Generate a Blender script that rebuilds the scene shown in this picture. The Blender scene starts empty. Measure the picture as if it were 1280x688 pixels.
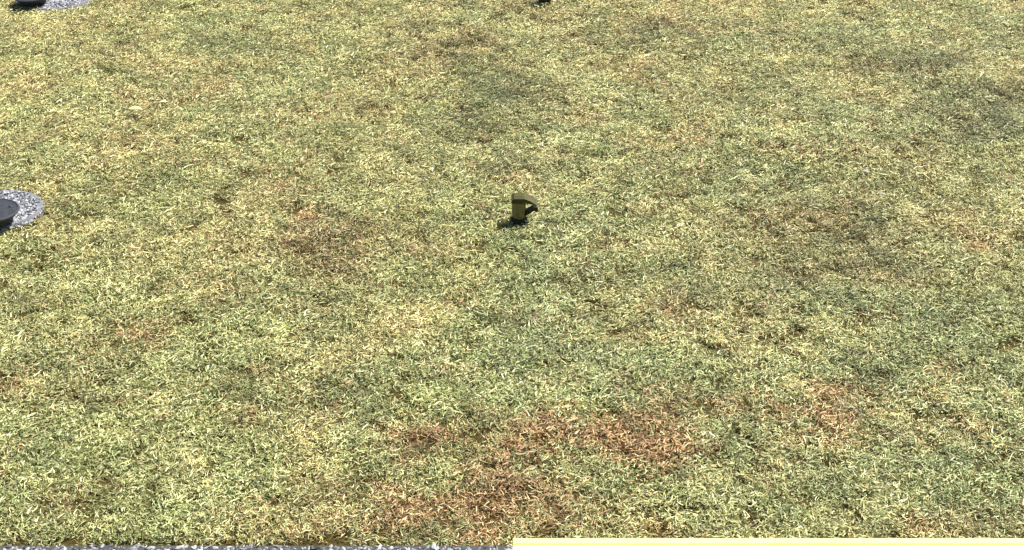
import bpy, math, random
import numpy as np
from mathutils import Vector

# ------------------------------------------------------------------ camera, sky, sun, exposure
S = bpy.context.scene
COL = S.collection
R = math.radians
PITCH, CAM_H, FPX = R(30.0), 1.6, 1951.0           # camera looks 30 degrees down from eye height
cam_d = bpy.data.cameras.new('camera')
cam_d.sensor_width = 36.0
cam_d.lens = 36.0 * FPX / 1280.0
cam_d.clip_start, cam_d.clip_end = 0.05, 2000.0
cam = bpy.data.objects.new('camera', cam_d)
cam.location = (0, 0, CAM_H)
cam.rotation_euler = (math.pi / 2 - PITCH, 0, 0)
COL.objects.link(cam)
S.camera = cam

SUN_DIR = Vector((0.60, 0.48, 1.0)).normalized()   # towards the sun: right, a little beyond, high
world = bpy.data.worlds.new('World')
S.world = world
world.use_nodes = True
nt = world.node_tree
bg = nt.nodes['Background']
sky = nt.nodes.new('ShaderNodeTexSky')
sky.sky_type = 'NISHITA'
sky.sun_disc = False
sky.sun_elevation = math.asin(SUN_DIR.z)
sky.sun_rotation = math.atan2(SUN_DIR.x, SUN_DIR.y)
nt.links.new(sky.outputs[0], bg.inputs[0])
bg.inputs[1].default_value = 0.055
sun_d = bpy.data.lights.new('sun', 'SUN')
sun_d.energy = 5.0
sun_d.angle = R(0.5)
sun_d.color = (1.0, 0.96, 0.88)
sun = bpy.data.objects.new('sun', sun_d)
sun.rotation_euler = SUN_DIR.to_track_quat('Z', 'Y').to_euler()
sun.location = SUN_DIR * 8
COL.objects.link(sun)
S.view_settings.view_transform = 'Standard'
S.view_settings.look = 'None'
S.view_settings.exposure = 1.3
S.view_settings.gamma = 1.0

rng = np.random.default_rng(11)
random.seed(5)


# ------------------------------------------------------------------ helpers
def at(px, py):
    """photo pixel (1280 x 688) -> point on the level lawn"""
    u, v = (px - 640.0) / FPX, (344.0 - py) / FPX
    dy = math.cos(PITCH) + v * math.sin(PITCH)
    dz = -math.sin(PITCH) + v * math.cos(PITCH)
    t = -CAM_H / dz
    return (u * t, dy * t)


def tag(o, label=None, cat=None, group=None, kind=None):
    for k, v in (('label', label), ('category', cat), ('group', group), ('kind', kind)):
        if v:
            o[k] = v
    return o


def obj(name, verts, faces, mat, parent=None, loc=(0, 0, 0), smooth=False, colors=None):
    me = bpy.data.meshes.new(name)
    me.from_pydata([tuple(map(float, v)) for v in verts], [], [tuple(map(int, f)) for f in faces])
    if colors is not None:                          # per face colour
        at_ = me.color_attributes.new('tone', 'FLOAT_COLOR', 'CORNER')
        buf = np.ones((len(me.loops), 4), np.float32)
        n = np.array([len(f) for f in faces])
        buf[:, :3] = np.repeat(np.asarray(colors, np.float32), n, axis=0)
        at_.data.foreach_set('color', buf.ravel())
    me.materials.append(mat)
    if smooth:
        me.polygons.foreach_set('use_smooth', [True] * len(me.polygons))
    me.update()
    o = bpy.data.objects.new(name, me)
    COL.objects.link(o)
    o.location = loc
    if parent:
        o.parent = parent
    return o


def empty(name, loc, rz=0.0):
    o = bpy.data.objects.new(name, None)
    o.empty_display_size = 0.05
    o.location = loc
    o.rotation_euler = (0, 0, rz)
    COL.objects.link(o)
    return o


def copy_tree(o, parent=None):
    c = o.copy()
    COL.objects.link(c)
    c.parent = parent
    for ch in list(o.children):
        copy_tree(ch, c)
    return c


_lat = rng.random((256, 256))


def vnoise(x, y):
    xi, yi = np.floor(x).astype(int), np.floor(y).astype(int)
    fx, fy = x - xi, y - yi
    fx, fy = fx * fx * (3 - 2 * fx), fy * fy * (3 - 2 * fy)
    g = lambda a, b: _lat[a & 255, b & 255]
    return (g(xi, yi) * (1 - fx) + g(xi + 1, yi) * fx) * (1 - fy) + \
           (g(xi, yi + 1) * (1 - fx) + g(xi + 1, yi + 1) * fx) * fy


def fbm(x, y, f, octs=4):
    s, a, t = 0.0, 1.0, 0.0
    for k in range(octs):
        s = s + a * vnoise(x * f + 37.1 * k + 500, y * f + 11.7 * k + 500)
        t += a
        a *= 0.55
        f *= 2.07
    return s / t


def height(x, y):
    x, y = np.asarray(x, float), np.asarray(y, float)
    return 0.020 * (fbm(x, y, 2.6, 3) - 0.5)


def hz(x, y):
    return float(height(np.array([x]), np.array([y]))[0])


# ------------------------------------------------------------------ materials
def material(name):
    m = bpy.data.materials.new(name)
    m.use_nodes = True
    t = m.node_tree
    return m, t, t.nodes['Principled BSDF']


def ramp(t, fac, stops):
    r = t.nodes.new('ShaderNodeValToRGB')
    els = r.color_ramp.elements
    while len(els) < len(stops):
        els.new(0.5)
    for e, (p, c) in zip(els, stops):
        e.position = p
        e.color = (*c, 1)
    t.links.new(fac, r.inputs[0])
    return r.outputs[0]


def noise(t, scale, detail=4.0, rough=0.55, vec=None):
    n = t.nodes.new('ShaderNodeTexNoise')
    n.inputs['Scale'].default_value = scale
    n.inputs['Detail'].default_value = detail
    n.inputs['Roughness'].default_value = rough
    if vec is None:
        g = t.nodes.new('ShaderNodeNewGeometry')
        vec = g.outputs['Position']
    t.links.new(vec, n.inputs['Vector'])
    return n.outputs[0]


def mathn(t, op, a, b, clamp=False):
    n = t.nodes.new('ShaderNodeMath')
    n.operation = op
    n.use_clamp = clamp
    for k, v in enumerate((a, b)):
        if isinstance(v, (int, float)):
            n.inputs[k].default_value = v
        else:
            t.links.new(v, n.inputs[k])
    return n.outputs[0]


def mixc(t, fac, a, b, mode='MIX'):
    n = t.nodes.new('ShaderNodeMix')
    n.data_type = 'RGBA'
    n.blend_type = mode
    for s, v in ((n.inputs[0], fac), (n.inputs[6], a), (n.inputs[7], b)):
        if isinstance(v, (int, float)):
            s.default_value = v
        elif isinstance(v, tuple):
            s.default_value = (*v, 1)
        else:
            t.links.new(v, s)
    return n.outputs[2]


def bump(t, p, h, strength, dist):
    b = t.nodes.new('ShaderNodeBump')
    b.inputs['Strength'].default_value = strength
    b.inputs['Distance'].default_value = dist
    t.links.new(h, b.inputs['Height'])
    t.links.new(b.outputs[0], p.inputs['Normal'])


# thatch and soil under the blades; farther off the same sheet carries the lawn by itself
M_SOIL, t, p = material('thatch_soil')
c1 = ramp(t, noise(t, 420, 8, 0.8), [(0.34, (0.02, 0.017, 0.005)), (0.50, (0.07, 0.058, 0.02)), (0.72, (0.20, 0.165, 0.065))])
c2 = ramp(t, noise(t, 1.7, 4), [(0.35, (0.8, 0.68, 0.5)), (0.65, (0.85, 0.78, 0.62))])
t.links.new(mixc(t, 1.0, c1, c2, 'MULTIPLY'), p.inputs['Base Color'])
p.inputs['Roughness'].default_value = 0.95
p.inputs['Specular IOR Level'].default_value = 0.1
bump(t, p, noise(t, 260, 5, 0.7), 0.8, 0.006)

# grass blades: each blade is green, straw or brown; how many of each is set per tuft
M_GRASS, t, p = material('grass_blades')
bl = t.nodes.new('ShaderNodeAttribute'); bl.attribute_name = 'tone'
sb = t.nodes.new('ShaderNodeSeparateColor'); t.links.new(bl.outputs['Color'], sb.inputs[0])
tu = t.nodes.new('ShaderNodeAttribute'); tu.attribute_name = 'tuft'; tu.attribute_type = 'INSTANCER'
st = t.nodes.new('ShaderNodeSeparateColor'); t.links.new(tu.outputs['Color'], st.inputs[0])
tv = t.nodes.new('ShaderNodeAttribute'); tv.attribute_name = 'tuft_value'; tv.attribute_type = 'INSTANCER'
green = ramp(t, sb.outputs[1], [(0.08, (0.045, 0.058, 0.010)), (0.35, (0.215, 0.255, 0.062)),
                                (0.70, (0.40, 0.435, 0.15)), (1.0, (0.61, 0.635, 0.30))])
blue_g = ramp(t, sb.outputs[1], [(0.08, (0.048, 0.068, 0.016)), (0.4, (0.24, 0.285, 0.092)),
                                 (0.75, (0.425, 0.475, 0.195)), (1.0, (0.62, 0.66, 0.39))])
straw = ramp(t, sb.outputs[1], [(0.08, (0.10, 0.075, 0.016)), (0.35, (0.385, 0.33, 0.098)),
                                (0.75, (0.585, 0.535, 0.215)), (1.0, (0.77, 0.735, 0.38))])
brown = ramp(t, sb.outputs[1], [(0.0, (0.10, 0.048, 0.014)), (0.4, (0.29, 0.155, 0.052)),
                                (0.8, (0.53, 0.32, 0.135)), (1.0, (0.70, 0.50, 0.27))])
g = mixc(t, st.outputs[2], green, blue_g)
is_dry = mathn(t, 'ADD', mathn(t, 'MULTIPLY', mathn(t, 'SUBTRACT', st.outputs[0], sb.outputs[0]), 7.0), 0.5, True)
c = mixc(t, is_dry, g, straw)
is_brown = mathn(t, 'ADD', mathn(t, 'MULTIPLY', mathn(t, 'SUBTRACT', st.outputs[1], sb.outputs[2]), 8.0), 0.5, True)
c = mixc(t, is_brown, c, brown)
hsv = t.nodes.new('ShaderNodeHueSaturation'); hsv.inputs['Saturation'].default_value = 0.92
t.links.new(c, hsv.inputs['Color']); t.links.new(tv.outputs['Fac'], hsv.inputs['Value'])
c = hsv.outputs[0]
t.links.new(c, p.inputs['Base Color'])
p.inputs['Roughness'].default_value = 0.55
p.inputs['Specular IOR Level'].default_value = 0.25
tr = t.nodes.new('ShaderNodeBsdfTranslucent'); t.links.new(c, tr.inputs[0])
mx = t.nodes.new('ShaderNodeMixShader'); mx.inputs[0].default_value = 0.14
t.links.new(p.outputs[0], mx.inputs[1]); t.links.new(tr.outputs[0], mx.inputs[2])
t.links.new(mx.outputs[0], t.nodes['Material Output'].inputs[0])

# stone chips: tone per chip
M_CHIP, t, p = material('grey_stone_chips')
a = t.nodes.new('ShaderNodeAttribute'); a.attribute_name = 'tone'
fine = ramp(t, noise(t, 900, 3), [(0.3, (0.65, 0.65, 0.68)), (0.7, (1.0, 1.0, 1.0))])
t.links.new(mixc(t, 1.0, a.outputs['Color'], fine, 'MULTIPLY'), p.inputs['Base Color'])
p.inputs['Roughness'].default_value = 0.6

M_BED, t, p = material('dark_gravel_bed')
t.links.new(ramp(t, noise(t, 500, 4, 0.7), [(0.35, (0.012, 0.012, 0.012)), (0.65, (0.06, 0.06, 0.06))]), p.inputs['Base Color'])
p.inputs['Roughness'].default_value = 0.9
M_CONC, t, p = material('grey_concrete')
t.links.new(ramp(t, noise(t, 400, 5, 0.7), [(0.3, (0.06, 0.06, 0.07)), (0.7, (0.20, 0.20, 0.225))]), p.inputs['Base Color'])
p.inputs['Roughness'].default_value = 0.9
bump(t, p, noise(t, 500, 4), 0.6, 0.002)


def plain(name, lo, hi, rough, scale=60, metal=0.0, spec=0.5, bscale=None, bdist=0.0005):
    m, t, p = material(name)
    t.links.new(ramp(t, noise(t, scale, 5, 0.6), [(0.32, lo), (0.68, hi)]), p.inputs['Base Color'])
    p.inputs['Roughness'].default_value = rough
    p.inputs['Metallic'].default_value = metal
    p.inputs['Specular IOR Level'].default_value = spec
    if bscale:
        bump(t, p, noise(t, bscale, 4), 0.5, bdist)
    return m


M_WHITE = plain('white_paving', (0.80, 0.80, 0.79), (0.86, 0.86, 0.855), 0.85, 14, spec=0.2, bscale=300)
M_CREAM = plain('cream_stone', (0.80, 0.77, 0.215), (0.86, 0.835, 0.25), 0.85, 18, spec=0.2, bscale=300)
M_SLATE = plain('slate_black_plastic', (0.009, 0.010, 0.014), (0.024, 0.026, 0.033), 0.5, 90, bscale=700, bdist=0.0003)
M_BLACK = plain('black_plastic', (0.010, 0.010, 0.012), (0.022, 0.022, 0.025), 0.5, 90)
M_OLIVE = plain('olive_plastic', (0.032, 0.028, 0.005), (0.056, 0.050, 0.010), 0.6, 80, spec=0.2, bscale=600, bdist=0.0003)
M_BODY = plain('light_olive_plastic', (0.13, 0.11, 0.035), (0.20, 0.175, 0.065), 0.6, 80, spec=0.25)
M_DKOLV = plain('dark_olive_plastic', (0.013, 0.011, 0.003), (0.024, 0.020, 0.005), 0.6, 80, spec=0.2)
M_PEB = plain('pale_stone', (0.17, 0.15, 0.12), (0.30, 0.27, 0.22), 0.8, 120, bscale=400, bdist=0.001)
M_LEAF = plain('dry_leaf', (0.38, 0.33, 0.14), (0.52, 0.46, 0.22), 0.7, 150)

# ------------------------------------------------------------------ ground sheet
fx = np.arange(-3.6, 3.6001, 0.06)
fy = np.arange(-0.6, 9.0, 0.06)
gx = np.concatenate([[-500, -150, -50, -18, -8, -5], fx, [5, 8, 18, 50, 150, 500]])
gy = np.concatenate([[-500, -150, -50, -15, -5, -2], fy, [11, 15, 25, 60, 180, 600]])
GX, GY = np.meshgrid(gx, gy)
GZ = height(GX, GY)
nx, ny = len(gx), len(gy)
idx = np.arange(nx * ny).reshape(ny, nx)
quads = np.stack([idx[:-1, :-1], idx[:-1, 1:], idx[1:, 1:], idx[1:, :-1]], -1).reshape(-1, 4)
lawn = obj('ground', np.stack([GX, GY, GZ], -1).reshape(-1, 3), quads, M_SOIL, smooth=True)
tag(lawn, 'mown lawn ground of soil and thatch under the grass', 'ground', kind='structure')

# ------------------------------------------------------------------ paving at the near edge
SLAB_Z = 0.022


def far_edge(py, z):                    # y of an edge at height z that is seen at photo row py
    v = (344.0 - py) / FPX
    dy = math.cos(PITCH) + v * math.sin(PITCH)
    dz = -math.sin(PITCH) + v * math.cos(PITCH)
    return dy * (z - CAM_H) / dz


def box(x0, x1, y0, y1, z0, z1, bev=0.0025):
    """slab with softened top edges"""
    v, b = [], bev
    for x, y, z in ((x0, y0, z0), (x1, y0, z0), (x1, y1, z0), (x0, y1, z0),
                    (x0, y0, z1 - b), (x1, y0, z1 - b), (x1, y1, z1 - b), (x0, y1, z1 - b),
                    (x0 + b, y0 + b, z1), (x1 - b, y0 + b, z1), (x1 - b, y1 - b, z1), (x0 + b, y1 - b, z1)):
        v.append((x, y, z))
    f = [(3, 2, 1, 0)]
    for k in range(4):
        n = (k + 1) % 4
        f += [(k, n, 4 + n, 4 + k), (4 + k, 4 + n, 8 + n, 8 + k)]
    return v, f + [(8, 9, 10, 11)]


Y_GREY = far_edge(679.7, SLAB_Z - 0.002)
Y_CREAM = far_edge(672.3, SLAB_Z)
Y_WHITE = far_edge(680.2, SLAB_Z)
v, f = box(-2.4, -0.002, Y_GREY - 0.55, Y_GREY, -0.06, SLAB_Z - 0.004)
grey_path = obj('pavement', v, f, M_BED)
tag(grey_path, 'grey speckled stone chip pavement at the left of the near lawn edge', 'pavement', kind='structure')
v, f = box(0.001, 2.4, Y_WHITE + 0.0015, Y_CREAM, -0.06, SLAB_Z, 0.0015)
kerb = obj('kerb', v, f, M_CREAM)
tag(kerb, 'narrow pale cream kerb between the lawn and the white paving', 'kerb', kind='structure')
v, f = box(0.001, 2.4, Y_WHITE - 0.55, Y_WHITE - 0.0012, -0.06, SLAB_Z - 0.0008, 0.0015)
white_path = obj('pavement', v, f, M_WHITE)
tag(white_path, 'bright white pavement at the right of the near lawn edge', 'pavement', kind='structure')

# ------------------------------------------------------------------ stone chips
_ph = (1 + 5 ** 0.5) / 2
ICO_V = np.array([(-1, _ph, 0), (1, _ph, 0), (-1, -_ph, 0), (1, -_ph, 0), (0, -1, _ph), (0, 1, _ph),
                  (0, -1, -_ph), (0, 1, -_ph), (_ph, 0, -1), (_ph, 0, 1), (-_ph, 0, -1), (-_ph, 0, 1)]) / 1.902
ICO_F = np.array([(0, 11, 5), (0, 5, 1), (0, 1, 7), (0, 7, 10), (0, 10, 11), (1, 5, 9), (5, 11, 4), (11, 10, 2),
                  (10, 7, 6), (7, 1, 8), (3, 9, 4), (3, 4, 2), (3, 2, 6), (3, 6, 8), (3, 8, 9), (4, 9, 5),
                  (2, 4, 11), (6, 2, 10), (8, 6, 7), (9, 8, 1)])


def rot_mats(n, tilt):
    az, tx, ty = rng.uniform(0, 2 * np.pi, n), rng.normal(0, tilt, n), rng.normal(0, tilt, n)
    ca, sa = np.cos(az), np.sin(az)
    z, o = np.zeros(n), np.ones(n)
    rz = np.stack([ca, -sa, z, sa, ca, z, z, z, o], -1).reshape(-1, 3, 3)
    rx = np.stack([o, z, z, z, np.cos(tx), -np.sin(tx), z, np.sin(tx), np.cos(tx)], -1).reshape(-1, 3, 3)
    ry = np.stack([np.cos(ty), z, np.sin(ty), z, o, z, -np.sin(ty), z, np.cos(ty)], -1).reshape(-1, 3, 3)
    return rz @ rx @ ry


def chips(pos, size, flat=0.5, long=(1.0, 1.8), blue=1.06, bright=0.5, name='stone_chips', parent=None, loc=(0, 0, 0)):
    n = len(pos)
    sz = size * rng.lognormal(0, 0.28, n)
    sc = np.stack([sz * rng.uniform(*long, n), sz * rng.uniform(0.7, 1.0, n), sz * flat * rng.uniform(0.7, 1.2, n)], -1)
    jit = 1 + rng.uniform(-0.22, 0.22, (n, 12, 1))
    v = (ICO_V[None] * jit) * sc[:, None, :]
    v = np.einsum('nij,nkj->nki', rot_mats(n, 0.28), v) + pos[:, None, :]
    f = (ICO_F[None] + (np.arange(n) * 12)[:, None, None]).reshape(-1, 3)
    tone = rng.beta(0.7, 1.5, n) * bright * (0.55 + 0.9 * fbm(pos[:, 0] + loc[0], pos[:, 1], 26, 2)) + 0.006
    tint = np.stack([tone, tone * (1 + (blue - 1) * 0.3), np.clip(tone * blue, 0, 0.84)], -1)
    o = obj(name, v.reshape(-1, 3), f, M_CHIP, parent, loc, colors=np.repeat(tint, 20, axis=0))
    o['kind'] = 'stuff'
    return o


def scatter(n, inside, x0, x1, y0, y1, r):
    """blue-noise-ish points by jittered grid"""
    s = math.sqrt((x1 - x0) * (y1 - y0) / n)
    xs, ys = np.meshgrid(np.arange(x0 + s / 2, x1, s), np.arange(y0 + s / 2, y1, s))
    q = np.stack([xs.ravel(), ys.ravel()], -1)
    q += rng.uniform(-s * r, s * r, q.shape)
    return q[inside(q)]


q = scatter(13000, lambda q: (q[:, 1] < Y_GREY - 0.004) & (q[:, 0] < -0.005), -1.25, -0.004, Y_GREY - 0.25, Y_GREY, 0.45)
chips(np.column_stack([q, np.full(len(q), SLAB_Z - 0.0045) + rng.uniform(-0.002, 0.001, len(q))]),
      0.0030, 0.6, (1.0, 2.4), 1.02, 0.50, 'stone_chips', grey_path)

# ------------------------------------------------------------------ round stone pads and the black caps on them
def lathe(profile, n=40, squash=1.0):
    v, f = [], []
    for r, z in profile:
        for k in range(n):
            a = 2 * math.pi * k / n
            v.append((r * math.cos(a), r * math.sin(a) * squash, z))
    m = len(profile)
    for i in range(m - 1):
        for k in range(n):
            k2 = (k + 1) % n
            f.append((i * n + k, i * n + k2, (i + 1) * n + k2, (i + 1) * n + k))
    f.append(tuple(range(n))[::-1])
    f.append(tuple((m - 1) * n + k for k in range(n)))
    return v, f


PAD_R, PAD_H = 0.092, 0.016


def stone_pad(px, py, label, rad=PAD_R):
    x, y = at(px, py)
    root = empty('stone_pad', (x, y, hz(x, y)))
    tag(root, label, 'stone pad', 'round grey stone pads in the lawn')
    v, f = lathe([(rad * 0.98, -0.05), (rad, 0.0), (rad * 0.99, PAD_H - 0.006), (rad * 0.955, PAD_H - 0.001)], 56)
    obj('slab', v, f, M_CONC, root, smooth=False)
    q = scatter(int(2500 * 4 / math.pi), lambda q: np.hypot(q[:, 0], q[:, 1]) < rad * 1.0, -rad, rad, -rad, rad, 0.45)
    d = np.hypot(q[:, 0], q[:, 1]) / rad
    z = PAD_H - 0.0015 - 0.007 * np.clip(d - 0.86, 0, 1) / 0.14 + rng.uniform(-0.001, 0.001, len(q))
    chips(np.column_stack([q, z]), 0.0030, 0.55, (1.0, 1.8), 1.12, 0.62, 'stone_chips', root)
    return root, x, y


def black_cap(x, y, z, label, rz=0.0):
    root = empty('lawn_sprinkler', (x, y, z), rz)
    tag(root, label, 'sprinkler', 'black round sprinklers on the stone pads')
    v, f = lathe([(0.036, -0.004), (0.037, 0.006), (0.041, 0.010)], 40)
    obj('base', v, f, M_BLACK, root)
    v, f = lathe([(0.044, 0.0102), (0.046, 0.0185)], 40)
    obj('neck', v, f, M_BLACK, root)
    v, f = lathe([(0.050, 0.0187), (0.0535, 0.0197), (0.055, 0.0220), (0.054, 0.0240), (0.051, 0.0248),
                  (0.049, 0.0238), (0.018, 0.0262)], 48)
    obj('lid', v, f, M_SLATE, root)
    for k in range(3):
        a = 2 * math.pi * k / 3 + 0.4
        v, f = lathe([(0.0035, 0.0), (0.0035, 0.0016), (0.0026, 0.0022)], 12)
        obj('screw', v, f, M_BLACK, root, loc=(0.036 * math.cos(a), 0.036 * math.sin(a), 0.0250))
    return root


pad, px_, py_ = stone_pad(2, 268.5, 'grey speckled round stone pad cut by the left edge of the view')
black_cap(px_ + 0.006, py_ - 0.060, hz(px_, py_) + PAD_H + 0.002,
          'slate black round sprinkler on the stone pad midway down the left edge')
pad, px_, py_ = stone_pad(72, 0, 'grey speckled round stone pad in the top left corner of the lawn', 0.112)
black_cap(px_ - 0.055, py_ - 0.052, hz(px_, py_) + PAD_H + 0.002,
          'black round sprinkler on the stone pad in the top left corner', 0.4).rotation_euler = (0.05, -0.07, 0.4)


# ------------------------------------------------------------------ olive sprinklers standing in the grass
def prism(outline, y0, y1, bev=0.0):
    """x-z outline extruded along y"""
    n = len(outline)
    v = [(x, y0, z) for x, z in outline] + [(x, y1, z) for x, z in outline]
    f = [tuple(range(n)), tuple(range(2 * n - 1, n - 1, -1))]
    for k in range(n):
        k2 = (k + 1) % n
        f.append((k2, k, n + k, n + k2))
    return v, f


def sprinkler(px, py, label, rz=0.0):
    x, y = at(px, py)
    root = empty('sprinkler', (x, y, hz(x, y)), rz)
    tag(root, label, 'sprinkler', 'olive sprinklers standing in the grass')
    v, f = lathe([(0.019, -0.02), (0.019, 0.012), (0.0165, 0.016), (0.0155, 0.017)], 32)
    obj('base', v, f, M_DKOLV, root)
    v, f = lathe([(0.0140, 0.0172), (0.0150, 0.024), (0.0155, 0.052), (0.0150, 0.0555)], 32)
    obj('body', v, f, M_BODY, root, smooth=False)
    # hood: a rounded plate that reaches out to the right and droops to a tip
    top = [(-0.0165, 0.056), (-0.0165, 0.062), (-0.010, 0.067), (0.012, 0.067), (0.026, 0.061), (0.0385, 0.0525),
           (0.030, 0.054), (0.014, 0.056)]
    v, f = prism(top, -0.015, 0.015)
    obj('hood', v, f, M_OLIVE, root)
    lip = [(0.0135, 0.022), (0.0135, 0.031), (0.026, 0.0385), (0.0375, 0.044), (0.0405, 0.043), (0.030, 0.033)]
    v, f = prism(lip, -0.009, 0.009)
    obj('spout', v, f, M_DKOLV, root)
    fin = [(0.031, 0.0325), (0.0408, 0.0425), (0.042, 0.030), (0.040, 0.0295)]
    v, f = prism(fin, -0.004, 0.004)
    obj('fin', v, f, M_OLIVE, root)
    return root


s1 = sprinkler(648.5, 279, 'olive sprinkler with a drooping hood and slanted spout in the middle of the lawn')
s2 = copy_tree(s1)
x, y = at(681, 5)
s2.location = (x, y, hz(x, y))
s2.rotation_euler = (0, 0, 0.3)
s2['label'] = 'dark foot of an olive sprinkler cut by the top edge of the view'

# ------------------------------------------------------------------ small loose things on the grass
def pebble(px, py, size, label):
    x, y = at(px, py)
    v = ICO_V * np.array([size, size * 0.8, size * 0.55]) * (1 + rng.uniform(-0.15, 0.15, (12, 1)))
    o = obj('pebble', v, ICO_F, M_PEB, loc=(x, y, hz(x, y) + 0.011), smooth=True)
    md = o.modifiers.new('round', 'SUBSURF'); md.levels = 2; md.render_levels = 2
    tag(o, label, 'pebble', 'pale pebbles lying in the grass')


pebble(1080, 220, 0.0125, 'pale grey pebble lying in the grass in the upper right of the lawn')
pebble(1100, 246, 0.0085, 'smaller grey pebble below the pale one in the upper right of the lawn')


def dry_leaf(px, py, ln, rz, label):
    x, y = at(px, py)
    n, v, f = 7, [], []
    for i in range(n):
        s = i / (n - 1)
        w = ln * 0.17 * math.sin(math.pi * min(1, s * 0.94 + 0.05)) ** 0.8 + 0.0004
        zc = 0.006 * math.sin(s * 3.0)
        v += [((s - 0.5) * ln, -w, zc + 0.0035), ((s - 0.5) * ln, 0, zc), ((s - 0.5) * ln, w, zc + 0.003)]
    for i in range(n - 1):
        for k in range(2):
            a_ = i * 3 + k
            f.append((a_, a_ + 3, a_ + 4, a_ + 1))
    o = obj('dry_leaf', v, f, M_LEAF, loc=(x, y, hz(x, y) + 0.021), smooth=True)
    o.rotation_euler = (0.12, -0.08, rz)
    md = o.modifiers.new('thick', 'SOLIDIFY'); md.thickness = 0.0006
    tag(o, label, 'leaf', 'dry leaves lying on the grass')


dry_leaf(170, 149, 0.045, -0.25, 'narrow straw coloured dry leaf on the grass in the upper left of the lawn')
dry_leaf(205, 141, 0.026, 0.2, 'short pale dry leaf to the right of the narrow straw coloured leaf')

# ------------------------------------------------------------------ grass
N_VAR, N_BLADE = 16, 46
hidden = bpy.data.collections.new('grass_tufts')      # source tufts, never linked to the scene


def tuft_mesh(k):
    vs, fs, cs = [], [], []
    for b in range(N_BLADE):
        r = 0.017 * math.sqrt(random.random())
        a = random.uniform(0, 2 * math.pi)
        x, y = r * math.cos(a), r * math.sin(a)
        az = random.uniform(0, 2 * math.pi)
        ln = 0.0048 + 0.0105 * random.random() ** 1.4
        flat = random.random() < 0.45
        if flat:                                      # clippings and lodged blades
            z, el = random.uniform(0.003, 0.012), random.uniform(-0.25, 0.35)
        else:
            z, el = -0.002, random.uniform(0.5, 1.35)
        w = (0.0008 + 0.0012 * random.random() ** 1.8) * 0.5
        curl = random.uniform(-1.3, 0.2) if not flat else random.uniform(-0.6, 0.6)
        twist = random.uniform(-0.9, 0.9)
        swing = random.uniform(-1.2, 1.2)
        c = (random.random(), random.random(), random.random())
        base = len(vs)
        nseg = 3
        for s in range(nseg + 1):
            wt = w * (1.0 - (s / nseg) ** 2.2 * 0.92)
            sx, sy = -math.sin(az), math.cos(az)
            vs.append((x + sx * wt * math.cos(twist), y + sy * wt * math.cos(twist), z + wt * math.sin(twist)))
            vs.append((x - sx * wt * math.cos(twist), y - sy * wt * math.cos(twist), z - wt * math.sin(twist)))
            d = ln / nseg
            x += d * math.cos(el) * math.cos(az)
            y += d * math.cos(el) * math.sin(az)
            z += d * math.sin(el)
            el += curl / nseg
            az += swing / nseg
        for s in range(nseg):
            i = base + s * 2
            fs.append((i, i + 1, i + 3, i + 2))
            cs.append(c)
    o = obj('grass_tuft', vs, fs, M_GRASS, colors=cs)
    COL.objects.unlink(o)
    hidden.objects.link(o)


for k in range(N_VAR):
    tuft_mesh(k)

# where tufts stand
SP = 0.0122
xs, ys = np.meshgrid(np.arange(-2.7, 2.7, SP), np.arange(1.55, 6.4, SP))
P = np.stack([xs.ravel(), ys.ravel()], -1)
P = P + rng.uniform(-SP * 0.6, SP * 0.6, P.shape)
keep = np.abs(P[:, 0]) < 0.36 * P[:, 1] * 1.25 + 0.55
keep &= ~((P[:, 0] > -0.006) & (P[:, 1] < Y_CREAM + 0.012))
keep &= ~((P[:, 0] <= -0.006) & (P[:, 1] < Y_GREY + 0.017))
for (cx, cy, rr) in ((2, 268.5, PAD_R + 0.001), (72, 0, 0.112 + 0.001)):
    x, y = at(cx, cy)
    keep &= np.hypot(P[:, 0] - x, P[:, 1] - y) > rr
x, y = at(648.5, 279)
keep &= np.hypot(P[:, 0] - x, P[:, 1] - y) > 0.022
gap = fbm(P[:, 0] - 70, P[:, 1] + 15, 48.0, 2)
keep &= ~((gap < 0.37) & (rng.random(len(P)) < 0.85))
P = P[keep]
X, Y = P[:, 0], P[:, 1]
wx = X + 0.035 * (fbm(X, Y, 7.0, 3) - 0.5) * 2 + 0.03 * (fbm(X, Y, 31, 2) - 0.5) * 2
wy = Y + 0.045 * (fbm(X + 9, Y + 4, 7.0, 3) - 0.5) * 2 + 0.04 * (fbm(X + 3, Y, 31, 2) - 0.5) * 2


rough = fbm(X + 91, Y - 64, 19, 4)


def patch(px, py, rx, ry):
    """soft worn patch of the lawn: centre and radii read off the photograph, turned into ground metres"""
    cx, cy = at(px, py)
    ax = at(px + rx, py)[0] - cx
    ay = abs(at(px, py - ry)[1] - at(px, py + ry)[1]) / 2
    d = ((wx - cx) / ax) ** 2 + ((wy - cy) / ay) ** 2 + 1.6 * (rough - 0.5)
    d = np.maximum(d, 0)
    return np.exp(-np.clip(d, 0, 30) ** 1.4 * 0.75)


n1, n2, n3 = fbm(X, Y, 3.1, 4), fbm(X + 20, Y - 7, 9.0, 3), fbm(X - 13, Y + 31, 24.0, 2)
side = 1 / (1 + np.exp(-(X + 0.02) / 0.02))               # the right-hand turf is the greyer green variety
depth = np.clip((Y - 2.0) / 2.6, 0, 1)
dry = 0.39 + 0.19 * depth + 0.7 * (n1 - 0.5) + 0.8 * (n2 - 0.5) + 0.5 * (n3 - 0.5)
brn = 0.05 + 0.55 * np.clip(n2 - 0.55, 0, 1) + 0.5 * np.clip(fbm(X + 5, Y + 50, 15, 3) - 0.56, 0, 1) * 2
val = 1.0 + 0.55 * (n3 - 0.5) + 0.5 * (fbm(X + 33, Y - 21, 52.0, 2) - 0.5) + 0.35 * (fbm(X + 77, Y, 12, 3) - 0.5)
blue = 0.2 + 0.3 * side + 0.6 * (fbm(X - 40, Y + 12, 4.5, 3) - 0.5)

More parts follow.
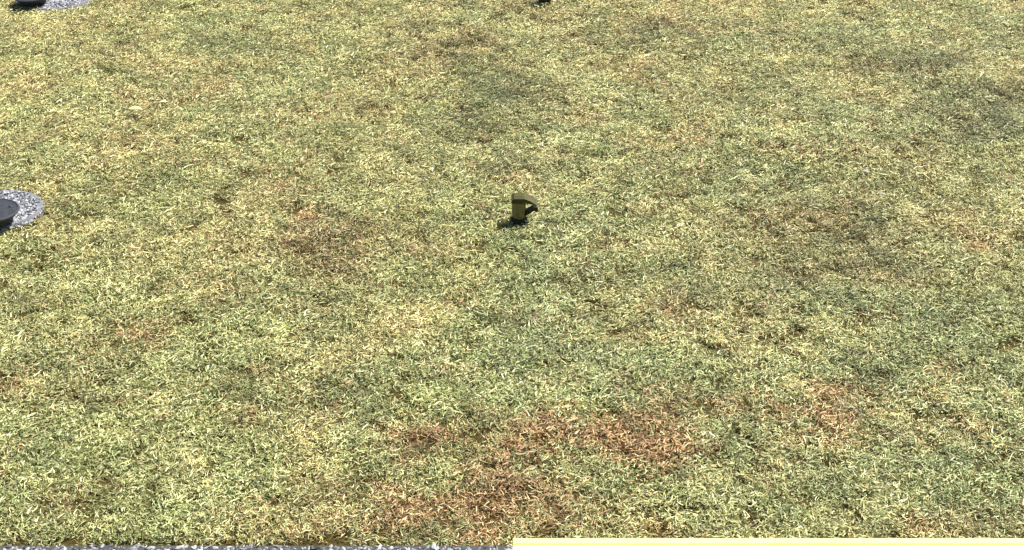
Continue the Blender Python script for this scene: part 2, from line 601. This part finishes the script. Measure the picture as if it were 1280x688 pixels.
BROWN = [(525, 547, 38, 20, 1.25), (622, 562, 24, 14, .4), (668, 560, 28, 26, .7), (612, 612, 30, 36, .9), (530, 642, 66, 25, 1.0),
         (492, 628, 30, 16, .5), (600, 640, 30, 18, .6), (800, 548, 62, 30, .9), (888, 514, 30, 9, .7), (985, 520, 45, 14, .5),
         (1050, 526, 34, 22, .5), (1062, 494, 36, 12, .38), (690, 645, 26, 30, .45), (655, 600, 14, 30, .2),
         (355, 228, 24, 10, .5), (375, 276, 24, 10, .55), (420, 312, 40, 24, .36), (520, 315, 8, 8, .6), (580, 382, 16, 16, .4),
         (160, 180, 40, 22, .22), (845, 392, 30, 10, .5), (1060, 346, 70, 10, .22), (1010, 290, 60, 26, .15), (812, 104, 14, 5, .5),
         (960, 190, 30, 5, .35), (870, 222, 16, 8, .35), (1085, 160, 12, 5, .4), (1225, 300, 24, 7, .4), (1195, 534, 26, 8, .4),
         (1145, 665, 20, 8, .35), (820, 672, 20, 5, .5), (180, 425, 34, 14, .35), (25, 470, 30, 18, .4), (120, 465, 30, 10, .3),
         (880, 35, 60, 10, .2), (540, 60, 40, 18, .22), (420, 490, 30, 8, .3), (90, 640, 30, 10, .2), (240, 110, 60, 20, .15)]
GREEN = [(290, 45, 50, 24, .35), (600, 110, 40, 40, .35), (250, 440, 40, 18, .35), (615, 440, 50, 70, .35), (450, 495, 40, 22, .4),
         (700, 400, 60, 80, .35), (690, 300, 60, 30, .3), (740, 270, 60, 24, .25), (810, 590, 36, 22, .55), (1230, 140, 70, 36, .35),
         (1130, 82, 60, 14, .3), (930, 50, 60, 20, .25), (50, 575, 60, 50, .25), (320, 610, 60, 40, .25), (1180, 415, 40, 26, .35),
         (1100, 465, 50, 24, .3), (960, 600, 100, 50, .25), (1230, 620, 70, 60, .3), (790, 460, 60, 22, .35), (560, 250, 40, 30, .2),
         (400, 400, 60, 40, .25), (470, 570, 40, 24, .3), (600, 665, 30, 12, .5), (740, 600, 60, 16, .3), (500, 490, 60, 26, .3)]
DARK = [(400, 330, 90, 44, .26), (430, 490, 60, 26, .3), (1160, 410, 50, 14, .2), (730, 120, 60, 12, .1), (300, 492, 40, 18, .2), (1050, 288, 90, 44, .26), (1060, 345, 100, 22, .24),
        (615, 130, 50, 60, .26), (560, 60, 60, 22, .22), (1130, 85, 70, 18, .3), (1235, 145, 70, 34, .32), (800, 40, 60, 18, .26), (290, 50, 60, 22, .16),
        (1090, 470, 60, 20, .2), (625, 610, 30, 34, .12), (860, 350, 40, 24, .12), (1240, 660, 40, 20, .25), (960, 400, 60, 40, .12),
        (100, 60, 50, 18, .1), (740, 640, 60, 14, .12), (400, 620, 60, 18, .1)]
PALE = [(395, 556, 22, 22, .35), (1035, 540, 26, 12, .4), (210, 30, 200, 20, .1), (1000, 10, 300, 20, .12), (170, 420, 30, 10, .2),
        (30, 120, 60, 60, .12), (940, 170, 60, 20, .12), (1200, 510, 60, 30, .1), (1215, 100, 40, 10, .1), (610, 330, 40, 20, .1)]
for (a1, b1, c1_, d1, s) in BROWN:
    g_ = patch(a1, b1, c1_ * 1.15, d1 * 1.15)
    brn = brn + s * 0.9 * g_ * np.clip(0.45 + 1.2 * n2 + 0.7 * (n3 - 0.5), 0.2, 1.2)
for (a1, b1, c1_, d1, s) in GREEN:
    g_ = patch(a1, b1, c1_, d1)
    dry = dry - s * g_
    blue = blue + 0.15 * g_
for (a1, b1, c1_, d1, s) in DARK:
    val = val - s * 1.15 * patch(a1, b1, c1_, d1)
for (a1, b1, c1_, d1, s) in PALE:
    val = val + s * patch(a1, b1, c1_, d1)
thin = rng.random(len(P)) > 0.28 * np.clip(brn, 0, 1)        # dead patches are thin: soil shows through
P, X, Y, dry, brn, blue, val = P[thin], X[thin], Y[thin], dry[thin], brn[thin], blue[thin], val[thin]
N = len(P)
dry = np.clip(dry + rng.normal(0, 0.10, N), 0.04, 0.97)
brn = np.clip(brn + rng.normal(0, 0.04, N), 0.02, 0.95)
blue = np.clip(blue, 0, 1)
val = np.clip(val + rng.normal(0, 0.15, N), 0.4, 1.6)

me = bpy.data.meshes.new('grass')
me.vertices.add(N)
Z = height(X, Y) + 0.001
me.vertices.foreach_set('co', np.column_stack([P, Z]).astype(np.float32).ravel())


def pattr(name, typ, data, key):
    a = me.attributes.new(name, typ, 'POINT')
    a.data.foreach_set(key, np.ascontiguousarray(data, np.float32 if typ != 'INT' else np.int32).ravel())


pattr('tuft', 'FLOAT_COLOR', np.column_stack([dry, brn, blue, np.ones(N)]), 'color')
pattr('tuft_value', 'FLOAT', val, 'value')
pattr('turn', 'FLOAT_VECTOR', np.column_stack([rng.normal(0, 0.12, N), rng.normal(0, 0.12, N), rng.uniform(0, 6.283, N)]), 'vector')
mown = 0.62 + 0.45 * fbm(X + 60, Y + 8, 10, 3) + 0.5 * fbm(X + 6, Y + 18, 44, 2) * rng.uniform(0.75, 1.15, N)
pattr('size', 'FLOAT', mown, 'value')
pattr('variant', 'INT', rng.integers(0, N_VAR, N), 'value')
me.materials.append(M_GRASS)
grass = bpy.data.objects.new('grass', me)
COL.objects.link(grass)
tag(grass, 'sun bleached mown grass with green, straw and brown patches covering the lawn', 'grass', kind='stuff')

ng = bpy.data.node_groups.new('grass_scatter', 'GeometryNodeTree')
ng.interface.new_socket('Geometry', in_out='INPUT', socket_type='NodeSocketGeometry')
ng.interface.new_socket('Geometry', in_out='OUTPUT', socket_type='NodeSocketGeometry')
nn, ll = ng.nodes, ng.links
gi, go = nn.new('NodeGroupInput'), nn.new('NodeGroupOutput')
inst = nn.new('GeometryNodeInstanceOnPoints')
ci = nn.new('GeometryNodeCollectionInfo')
ci.inputs['Collection'].default_value = hidden
ci.inputs['Separate Children'].default_value = True
ci.inputs['Reset Children'].default_value = True


def named(name, typ):
    n = nn.new('GeometryNodeInputNamedAttribute')
    n.data_type = typ
    n.inputs['Name'].default_value = name
    return n.outputs['Attribute']


e2r = nn.new('FunctionNodeEulerToRotation')
ll.new(named('turn', 'FLOAT_VECTOR'), e2r.inputs[0])
ll.new(gi.outputs[0], inst.inputs['Points'])
ll.new(ci.outputs[0], inst.inputs['Instance'])
inst.inputs['Pick Instance'].default_value = True
ll.new(named('variant', 'INT'), inst.inputs['Instance Index'])
ll.new(e2r.outputs[0], inst.inputs['Rotation'])
ll.new(named('size', 'FLOAT'), inst.inputs['Scale'])
ll.new(inst.outputs[0], go.inputs[0])
gm = grass.modifiers.new('scatter', 'NODES')
gm.node_group = ng
